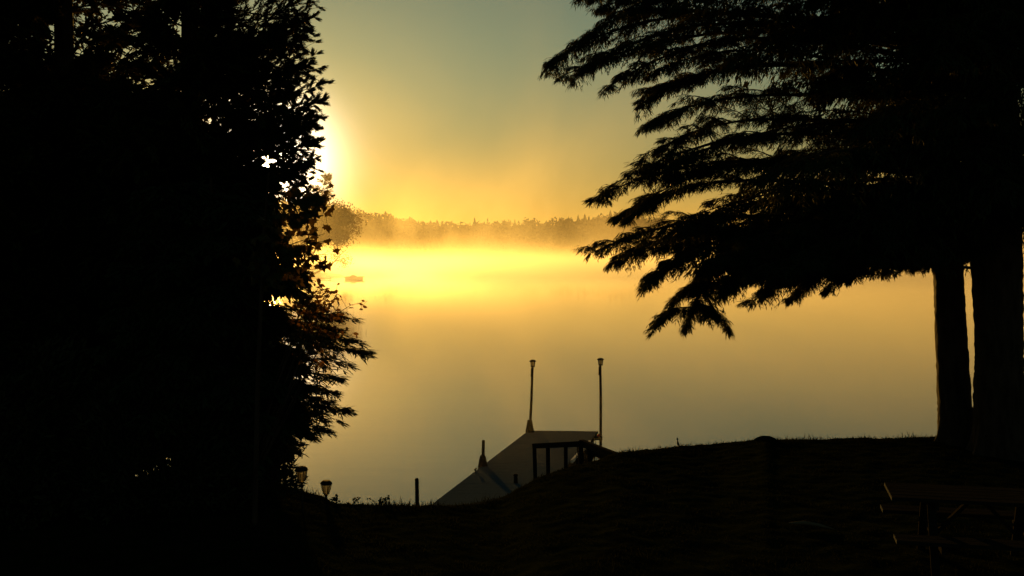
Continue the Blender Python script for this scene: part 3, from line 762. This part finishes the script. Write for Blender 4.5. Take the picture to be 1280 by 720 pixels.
# ------------------------------------------------------------------ dock
ZD = -6.40
dk_n, dk_f = np.array([-2.06, 27.4]), np.array([.56, 38.7])
ax = (dk_f-dk_n)/np.linalg.norm(dk_f-dk_n)
rt = np.array([2.44, -.14])                                         # left edge to right edge
def dock_pt(y, s, z=ZD):
    p = dk_n+(dk_f-dk_n)*(y-dk_n[1])/(dk_f[1]-dk_n[1])+rt*s
    return np.array([p[0], p[1], z])
def dock():
    root = empty('dock', dock_pt(27.4, .5), 'grey board dock running out from the shore into the misty lake', 'dock')
    ys = [38.7, 35.8, 32.9, 30.05, 27.2, 25.4]
    for k in range(5):
        y1, y0 = ys[k]-.0, ys[k+1]+.012
        m = MB(); nb = max(6, int((y1-y0)/.145))
        for j in range(nb):
            a = y0+(y1-y0)*(j+.02)/nb; b = y0+(y1-y0)*(j+.985)/nb
            q = [dock_pt(a, 0), dock_pt(a, 1), dock_pt(b, 1), dock_pt(b, 0)]
            dz = rnd.uniform(-.001, .001)
            v = [p+[0, 0, dz] for p in q]+[p+[0, 0, dz-.04] for p in q]
            m.add(v, [[0, 1, 2, 3], [7, 6, 5, 4], [0, 4, 5, 1], [1, 5, 6, 2], [2, 6, 7, 3], [3, 7, 4, 0]], 4)
        o = m.build('deck_section', M['deck'], root, loc=root.location)
        for s in (.012, .988):
            b_ = MB(); b_.bar(dock_pt(y0, s, ZD-.13), dock_pt(y1, s, ZD-.13), .05, .16); b_.build('side_beam', M['post'], root, loc=root.location)
    b_ = MB(); b_.bar(dock_pt(38.73, -.01, ZD-.10), dock_pt(38.73, 1.01, ZD-.10), .05, .22); b_.build('end_beam', M['post'], root, loc=root.location)
    for y in (37.9, 35.8, 32.9, 30.0, 28.4):
        for s in (.06, .94):
            b_ = MB(); p = dock_pt(y, s); b_.tube([p-[0, 0, 2.6], p-[0, 0, .05]], .05, 8); b_.build('leg', M['rust'], root, loc=root.location)
    # cleat on the left edge and a short stub on the deck
    p = dock_pt(31.55, .02)
    b_ = MB(); b_.bar(p+[-.02, -.12, .09], p+[.02, .12, .09], .035, .035); b_.tube([p+[0, -.05, 0], p+[0, -.05, .08]], .018, 6); b_.tube([p+[0, .05, 0], p+[0, .05, .08]], .018, 6)
    b_.build('cleat', M['metal'], root, loc=root.location)
    e = MB(); e.bar(dock_pt(36.6, 1.03, ZD+.02), dock_pt(33.2, 1.03, ZD+.02), .06, .10); e.build('bumper', M['paint'], root, loc=root.location)
dock()
def lantern(root, p):
    """little square lantern on a pole top"""
    l1 = MB(); l1.box(p+[0, 0, -.005], (.15, .15, .025)); l1.build('lantern_base', M['metal'], root, loc=root.location)
    gl = MB(); gl.tube([p+[0, 0, .008], p+[0, 0, .16]], [.058, .07], 8); g_ = gl.build('lantern_glass', M['glass'], root, loc=root.location)
    fr = MB()
    for a in (-1, 1):
        for b in (-1, 1): fr.bar(p+[a*.062, b*.062, .008], p+[a*.078, b*.078, .17], .014, .014, (1, .3, 0))
    for zz, e in ((.014, .063), (.164, .077)):
        for a, b in ((-1, 0), (1, 0), (0, -1), (0, 1)):
            fr.box(p+[a*e, b*e, zz], (.012 if a else 2*e+.016, .012 if b else 2*e+.016, .013))
    fr.build('lantern_frame', M['metal'], root, loc=root.location)
    cp = MB(); cp.tube([p+[0, 0, .17], p+[0, 0, .185], p+[0, 0, .225], p+[0, 0, .235]], [.125, .13, .07, .02], 10); cp.build('lantern_cap', M['metal'], root, loc=root.location)
def lamp_pole(label, foot, top, conical, zbase):
    root = empty('lamp_post', foot, label, 'lamp post', 'lantern poles on the dock')
    m = MB(); m.tube([foot+[0, 0, zbase], foot*.5+top*.5+[.01, 0, 0], top], [.052, .048, .044], 10); m.build('pole', M['rust'], root, smooth=True, loc=root.location)
    c = MB(); c.tube([top+[-.03, -.03, -.32], top+[-.03, -.03, -.04]], [.034, .03], 8); c.build('bracket', M['metal'], root, loc=root.location)
    c2 = MB(); c2.tube([top+[-.02, -.03, -.30], top+[-.075, -.03, -.30]], .02, 6); c2.build('knob', M['metal'], root, loc=root.location)
    if conical:
        b = MB(); b.tube([foot+[0, 0, -.25], foot+[0, 0, .05], foot+[0, 0, .30], foot+[0, 0, .42]], [.17, .155, .105, .085], 10); b.build('socket', M['post'], root, loc=root.location)
    else:
        b = MB(); b.tube([foot+[-.075, -.05, -.02], foot+[-.075, -.07, -.02]], .055, 14); b.build('reflector', M['red'], root, loc=root.location)
        b = MB(); b.bar(foot+[-.2, 0, -.12], foot+[.06, 0, -.12], .10, .14); b.build('clamp', M['metal'], root, loc=root.location)
    lantern(root, top+[0.01, 0, .03])
f1 = dock_pt(38.5, .045); lamp_pole('left of the two lantern poles at the end of the dock, on a flared socket', f1, at(665.6, 459, 38.5), True, 0)
f2 = np.array([(750.8-640)/F*38.0, 38.0, ZD]); lamp_pole('right of the two lantern poles at the end of the dock, standing in the water', f2, at(750.3, 457, 38.0), False, -1.6)
def mooring_post():
    f_ = dock_pt(32.5, .005); root = empty('mooring_post', f_, 'short mooring post on a flared socket halfway along the dock', 'post')
    t = at(604.3, 551, 32.4)
    m = MB(); m.tube([f_-[0, 0, .3], t], [.052, .047], 10); m.build('pole', M['post'], root, smooth=True, loc=root.location)
    b = MB(); b.tube([f_+[0, 0, -.28], f_+[0, 0, -.02], f_+[0, 0, .20], f_+[0, 0, .31]], [.16, .15, .11, .075], 10); b.build('socket', M['post'], root, loc=root.location)
    c = MB(); c.tube([t, t+[0, 0, .02]], [.052, .03], 10); c.build('cap', M['metal'], root, loc=root.location)
mooring_post()
def shore_post():
    t = at(521, 598.5, 27.0); f_ = t.copy(); f_[2] = -7.2
    root = empty('wooden_post', f_, 'lone round post standing at the shore left of the dock', 'post')
    m = MB(); m.tube([f_, f_*.4+t*.6+[.01, 0, 0], t-[0, 0, .02]], [.052, .05, .046], 12, wob=.08, rg=np.random.default_rng(2)); m.build('pole', M['post'], root, smooth=True, loc=root.location)
    c = MB(); c.tube([t-[0, 0, .02], t+[0, 0, .012]], [.05, .036], 12); c.build('cap', M['post'], root, loc=root.location)
shore_post()
def stub():
    p = dock_pt(30.2, .62); root = empty('deck_stub', p, 'small squat stub standing on the dock boards behind the bank', 'post')
    m = MB(); m.tube([p, p+[0, 0, .2]], [.06, .05], 10); m.build('pole', M['post'], root, loc=root.location)
    m = MB(); m.tube([p+[0, 0, .2], p+[0, 0, .24]], [.07, .05], 10); m.build('cap', M['post'], root, loc=root.location)
stub()

# stair railing by the bank
def railing():
    A = at(774, 572, 20.0); B = at(727, 553.5, 22.5); Cc = at(717, 550.5, 23.2); D = at(668, 557.5, 24.8)
    root = empty('stair_railing', np.array([B[0], B[1], -6.0]), 'heavy timber stair railing dropping over the bank to the dock', 'railing')
    r = MB(); r.bar(A, B+[0, 0, 0], .10, .13); r.build('sloping_rail', M['rail'], root, loc=root.location)
    r = MB(); r.bar(Cc+(B-Cc)*1.35, D, .11, .11); r.build('top_rail', M['rail'], root, loc=root.location)
    def onrail(t): return Cc*(1-t)+D*t
    for p, lean, w in ((onrail(1.0), .06, .085), (onrail(.64), .02, .085), (onrail(.19), 0, .075), (onrail(-.17), .05, .10), (at(737, 557, 22.0), .05, .10)):
        q = p.copy(); q[2] = min(-6.3, float(ground(np.array(p[0]), np.array(p[1])))-.2); q[0] += lean
        b = MB(); b.bar(q, p-[0, 0, .045], w, w, (0, 1, 0)); b.build('post', M['rail'], root, loc=root.location)
    lr = MB(); a1 = at(735, 565, 22.3); lr.bar(a1, at(770, 575.5, 20.3), .06, .08); lr.build('lower_rail', M['rail'], root, loc=root.location)
railing()
def bare_bush():
    rg = np.random.default_rng(91)
    d = 25.5; b = at(731, 590, d); b[2] = float(ground(np.array(b[0]), np.array(d)))
    root = empty('bare_bush', b, 'tangle of bare twigs behind the stair railing beside the dock', 'bush')
    st = MB()
    for k in range(22):
        e = at(rg.uniform(719, 747), rg.uniform(546, 578), d+rg.normal(0, .3))
        m1 = b*.5+e*.5+rg.normal(0, .13, 3)
        st.tube([b, m1, e], [.018, .013, .006], 5)
        for j in range(3):
            p = m1*(1-j/3)+e*(j/3); q = p+rg.normal(0, .16, 3)+[0, 0, .08]
            st.tube([p, q], [.009, .004], 4)
    st.build('stem', M['bark'], root, loc=root.location)
    lv = MB(); n_ = 70
    pp = np.stack([at(rg.uniform(720, 747), rg.uniform(552, 580), d+rg.normal(0, .3)) for _ in range(n_)])
    lv.cards(pp, rg.normal(0, 1, (n_, 3)), rg.uniform(.03, .07, n_), rg.uniform(.02, .04, n_), rg.normal(0, 1, (n_, 3))); lv.build('foliage', M['hedge'], root, loc=root.location)
bare_bush()

# ------------------------------------------------------------------ garden lights
def garden_light(label, px, topy, d, lean):
    x = (px-640)/F*d; z = (HZ-topy)/F*d
    gz = float(ground(np.array(x), np.array(d)))
    root = empty('garden_light', (x, d, gz), label, 'garden light', 'stake lights along the path')
    h = z-gz; root.rotation_euler = (0, lean, 0)
    st = MB(); st.tube([(0, 0, -.1), (0, 0, h-.215)], [.013, .015], 8); st.tube([(0, 0, h-.24), (0, 0, h-.20)], [.016, .034], 10); st.build('stake', M['metal'], root)
    gl = MB(); gl.tube([(0, 0, h-.20), (0, 0, h-.12), (0, 0, h-.055)], [.036, .060, .070], 12); gl.build('glass', M['glass'], root, smooth=True)
    fr = MB()
    for k in range(6):
        a = k/6*6.283
        c_, s_ = math.cos(a), math.sin(a)
        fr.tube([(c_*.038, s_*.038, h-.20), (c_*.063, s_*.063, h-.12), (c_*.073, s_*.073, h-.055)], .006, 5)
    fr.build('frame', M['metal'], root)
    cp = MB(); cp.tube([(0, 0, h-.058), (0, 0, h-.05), (0, 0, h-.022), (0, 0, h)], [.080, .092, .078, .05], 12); cp.build('cap', M['metal'], root)
garden_light('garden stake light standing clear on the grass against the water', 407.5, 600.5, 16.0, .02)
garden_light('garden stake light half hidden by the low evergreen shrub', 378.5, 583, 14.7, -.03)

# ------------------------------------------------------------------ small plants on the edge of the bank
def small_plant(label, px, d, h, n, size, seed, spread=.10):
    rg = np.random.default_rng(seed); x = (px-640)/F*d; z = float(ground(np.array(x), np.array(d)))
    root = empty('weed_plant', (x, d, z), label, 'plant')
    st = MB(); lv = MB()
    for k in range(n):
        e = np.array([rg.normal(0, spread), rg.normal(0, .05), h*rg.uniform(.5, 1.05)])
        st.tube([(0, 0, -.03), (e[0]*.4, e[1]*.4, e[2]*.6), e], [.005, .004, .0025], 5)
        for j in range(4):
            p = e*(.55+.45*j/3)
            leaf(lv, OVAL, p, np.array([rg.normal(0, 1), rg.normal(0, .5), rg.normal(.1, .5)]), np.array([rg.normal(0, .4), -1, .3]), size*rg.uniform(.7, 1.3))
    st.build('stem', M['hedge'], root); lv.build('foliage', M['hedge'], root)
small_plant('small bushy weed on the bank edge just right of the garden light', 421, 16.0, .11, 6, .05, 101, .05)
small_plant('low weed with a few leaves between the garden light and the taller sprig', 440, 16.0, .07, 5, .04, 102, .08)
small_plant('sprig of thin stems with small leaves on the bank edge, left of the lone post', 473, 16.0, .13, 8, .035, 103, .10)
def twig():
    d = 20.0; x = (849-640)/F*d; z = float(ground(np.array(x), np.array(d)))
    root = empty('dry_twig', (x, d, z), 'dry twig standing up from the crest of the bank', 'twig')
    m = MB(); m.tube([(.05, 0, -.05), (0, 0, .06), (-.03, 0, .16)], [.016, .014, .006], 6); m.tube([(0, 0, .05), (-.035, 0, .09), (-.03, .0, .15)], [.012, .010, .012], 6)
    m.build('stem', M['bark'], root)
    m = MB(); leaf(m, OVAL, np.array([-.03, 0, .15]), np.array([-.1, 0, 1.0]), np.array([0, -1, 0]), .06); m.build('leaf', M['hedge'], root)
twig()
def stone_hump():
    d = 20.4; x = (957-640)/F*d; z = float(ground(np.array(x), np.array(d)))
    rg = np.random.default_rng(7)
    m = MB(); rings = []
    a = np.linspace(0, 6.283, 16, endpoint=False)
    for f_, hh in ((1.0, -.06), (.9, .02), (.62, .06), (.3, .085), (.03, .09)):
        r_ = .20*f_*(1+.18*np.sin(a*3+1)+.1*rg.normal(0, 1, 16)); rings.append(np.stack([np.cos(a)*r_, np.sin(a)*r_*.8, np.full(16, hh)], -1))
    m.quadstrip(rings)
    for v_ in m.v: v_[:, 2] *= .7
    o = m.build('mossy_rock', M['grass'], smooth=True); o.location = (x, d, z-.01)
    tag(o, 'small mossy hump of rock on the crest of the bank', 'rock')
stone_hump()
def fallen_stick():
    d = 13.9
    a = at(986, 655, d); b = at(1043, 661, d-.25)
    for p in (a, b): p[2] = float(ground(np.array(p[0]), np.array(p[1])))+.02
    m = MB(); m.tube([a, a*.66+b*.34+[0, 0, .03], a*.33+b*.67+[0, 0, .025], b], [.010, .026, .022, .008], 8)
    o = m.build('fallen_stick', M['stick'], smooth=True, loc=a); tag(o, 'pale fallen stick lying on the dark lawn', 'stick')
fallen_stick()

# ------------------------------------------------------------------ picnic table
def picnic_table():
    d = 12.3; xl = (1102-640)/F*12.55; gz = float(ground(np.array(xl+.9), np.array(d)))
    Lt = 1.85
    root = empty('picnic_table', (xl+Lt/2*.97, d-.2, gz), 'wooden picnic table on the dark lawn under the hemlocks', 'picnic table', None, R(-13))
    zt = -2.69-gz; zs = -3.045-gz
    t = MB()
    for k in range(5): t.box((0, -.32+k*.16, zt-.02), (Lt, .148, .04))
    top = t.build('tabletop', M['table'], root)
    e = MB()
    for k in range(5): e.box((-Lt/2-.004, -.32+k*.16, zt-.02), (.006, .14, .036))
    e.build('lit_end_grain', M['tabend'], top)  # left end only, painted lighter as if lit from the sun side
    for s in (-1, 1):
        b = MB()
        for j in (-.075, .075): b.box((0, s*.70+j, zs-.02), (Lt, .14, .04))
        se = b.build('seat', M['table'], root)
        e = MB()
        for j in (-.075, .075): e.box((-Lt/2-.004, s*.70+j, zs-.02), (.006, .13, .036))
        e.build('lit_end_grain', M['tabend'], se)
    for xs in (-Lt/2+.42, Lt/2-.42):
        for s in (-1, 1):
            b = MB(); b.bar((xs, s*.22, zt-.045), (xs, s*.58, .0), .04, .09, (1, 0, 0)); b.build('leg', M['table'], root)
        b = MB(); b.box((xs+.042, 0, zs-.085), (.04, 1.62, .09)); b.build('seat_beam', M['table'], root)
        b = MB(); b.box((xs+.042, 0, zt-.085), (.04, .72, .09)); b.build('top_beam', M['table'], root)
        sg = 1 if xs < 0 else -1
        b = MB(); b.bar((xs+sg*.09, 0, zs-.09), (xs+sg*.46, 0, zt-.05), .07, .04); b.build('brace', M['stick'] if False else M['table'], root)
picnic_table()

# ------------------------------------------------------------------ mist over the lake
def mist():
    x0, x1, y0, y1, z0, z1 = -520, 620, 29.5, 1180, WATER+.02, 75
    m = MB(); m.add([(x, y, z) for z in (z0, z1) for y in (y0, y1) for x in (x0, x1)], [[0, 2, 3, 1], [4, 5, 7, 6], [0, 1, 5, 4], [2, 6, 7, 3], [0, 4, 6, 2], [1, 3, 7, 5]], 4)
    mt = bpy.data.materials.new('lake_mist'); mt.use_nodes = True
    nt = mt.node_tree; n = nt.nodes; l = nt.links
    n.remove(n['Principled BSDF'])
    def math_(op, a, b=None, clamp=False):
        k = n.new('ShaderNodeMath'); k.operation = op; k.use_clamp = clamp
        for i_, v in enumerate((a, b)):
            if v is None: continue
            if hasattr(v, 'is_output'): l.new(v, k.inputs[i_])
            else: k.inputs[i_].default_value = v
        return k.outputs[0]
    tc = n.new('ShaderNodeTexCoord'); sx = n.new('ShaderNodeSeparateXYZ'); l.new(tc.outputs['Object'], sx.inputs[0])
    h = math_('SUBTRACT', sx.outputs['Z'], WATER)
    mp = n.new('ShaderNodeMapping'); mp.inputs['Scale'].default_value = (1.0, .16, 1.6); l.new(tc.outputs['Object'], mp.inputs['Vector'])
    nz = n.new('ShaderNodeTexNoise'); nz.inputs['Scale'].default_value = .016; nz.inputs['Detail'].default_value = 3.5; nz.inputs['Roughness'].default_value = .6
    nz.inputs['Distortion'].default_value = .6
    l.new(mp.outputs['Vector'], nz.inputs['Vector'])
    wisp = n.new('ShaderNodeMapRange'); wisp.inputs['From Min'].default_value = .36; wisp.inputs['From Max'].default_value = .68; wisp.inputs['To Min'].default_value = .05; wisp.inputs['To Max'].default_value = 2.0
    l.new(nz.outputs['Fac'], wisp.inputs['Value'])
    low = math_('MULTIPLY', math_('EXPONENT', math_('MULTIPLY', h, -1/LOW_H)), LOW_D)
    mid = math_('MULTIPLY', math_('EXPONENT', math_('MULTIPLY', h, -1/MID_H)), MID_D)
    def ramp(v, a, b, lo, hi):
        k = n.new('ShaderNodeMapRange'); k.interpolation_type = 'SMOOTHSTEP'
        for nm, x in (('From Min', a), ('From Max', b), ('To Min', lo), ('To Max', hi)): k.inputs[nm].default_value = x
        l.new(v, k.inputs['Value']); return k.outputs[0]
    bank = math_('MULTIPLY', ramp(sx.outputs['Y'], 200, 300, .03, 1.0), ramp(sx.outputs['Y'], 430, 560, 1.0, .10))
    low = math_('MULTIPLY', math_('MULTIPLY', low, bank), ramp(nz.outputs['Fac'], .3, .7, .45, 1.5))
    near = math_('MULTIPLY', math_('EXPONENT', math_('MULTIPLY', h, -1/2.4)), .006)
    near = math_('MULTIPLY', math_('MULTIPLY', near, ramp(sx.outputs['Y'], 28, 52, 0.0, 1.0)), ramp(sx.outputs['Y'], 58, 120, 1.0, .0))
    lm = math_('MULTIPLY', mid, wisp.outputs[0])
    rp = n.new('ShaderNodeMapRange'); rp.interpolation_type = 'SMOOTHSTEP'; rp.inputs['From Min'].default_value = 39; rp.inputs['From Max'].default_value = 80
    rp.inputs['To Min'].default_value = .0; rp.inputs['To Max'].default_value = 1.0; l.new(sx.outputs['Y'], rp.inputs['Value'])
    fr = n.new('ShaderNodeMapRange'); fr.interpolation_type = 'SMOOTHSTEP'; fr.inputs['From Min'].default_value = 300; fr.inputs['From Max'].default_value = 520
    fr.inputs['To Min'].default_value = 1.0; fr.inputs['To Max'].default_value = .55; l.new(sx.outputs['Y'], fr.inputs['Value'])
    lm = math_('MULTIPLY', lm, fr.outputs[0])
    mp2 = n.new('ShaderNodeMapping'); mp2.inputs['Scale'].default_value = (1.0, .13, .75); mp2.inputs['Rotation'].default_value = (0, .35, 0); l.new(tc.outputs['Object'], mp2.inputs['Vector'])
    nz2 = n.new('ShaderNodeTexNoise'); nz2.inputs['Scale'].default_value = .016; nz2.inputs['Detail'].default_value = 4; nz2.inputs['Roughness'].default_value = .62; nz2.inputs['Distortion'].default_value = 1.2
    l.new(mp2.outputs['Vector'], nz2.inputs['Vector'])
    hz_ = math_('MULTIPLY', math_('MULTIPLY', math_('EXPONENT', math_('MULTIPLY', h, -1/HAZE_H)), HAZE_D), ramp(nz2.outputs['Fac'], .42, .62, .0, 2.8))
    den = math_('ADD', math_('MULTIPLY', math_('ADD', lm, hz_), rp.outputs[0]), near)
    s1 = n.new('ShaderNodeVolumeScatter'); s1.inputs['Anisotropy'].default_value = .35; s1.inputs['Color'].default_value = (1, .96, .85, 1)
    s2 = n.new('ShaderNodeVolumeScatter'); s2.inputs['Anisotropy'].default_value = .86; s2.inputs['Color'].default_value = (1, .96, .85, 1)
    l.new(math_('ADD', math_('MULTIPLY', den, .94), math_('MULTIPLY', low, .58)), s1.inputs['Density']); l.new(math_('ADD', math_('MULTIPLY', den, .06), math_('MULTIPLY', low, .42)), s2.inputs['Density'])
    ad = n.new('ShaderNodeAddShader'); l.new(s1.outputs[0], ad.inputs[0]); l.new(s2.outputs[0], ad.inputs[1])
    l.new(ad.outputs[0], n['Material Output'].inputs['Volume'])
    tag(m.build('mist', mt), 'pale golden mist lying on the lake and drifting up the far hills', 'mist', kind='stuff')
LOW_H, LOW_D = 1.8, .06
MID_H, MID_D = 4.2, .0046
HAZE_H, HAZE_D = 22.0, .0008
mist()

# ------------------------------------------------------------------ render settings
scene.render.engine = 'CYCLES'
cy = scene.cycles
cy.use_denoising = True
try: cy.denoiser = 'OPENIMAGEDENOISE'
except Exception: pass
cy.volume_step_rate = .4
cy.volume_max_steps = 256
cy.volume_bounces = 0
cy.max_bounces = 6; cy.diffuse_bounces = 2; cy.glossy_bounces = 3; cy.transmission_bounces = 4; cy.transparent_max_bounces = 8
cy.sample_clamp_indirect = 4.0
scene.view_settings.view_transform = 'Standard'
scene.view_settings.look = 'None'
scene.view_settings.exposure = 0
scene.view_settings.gamma = 1
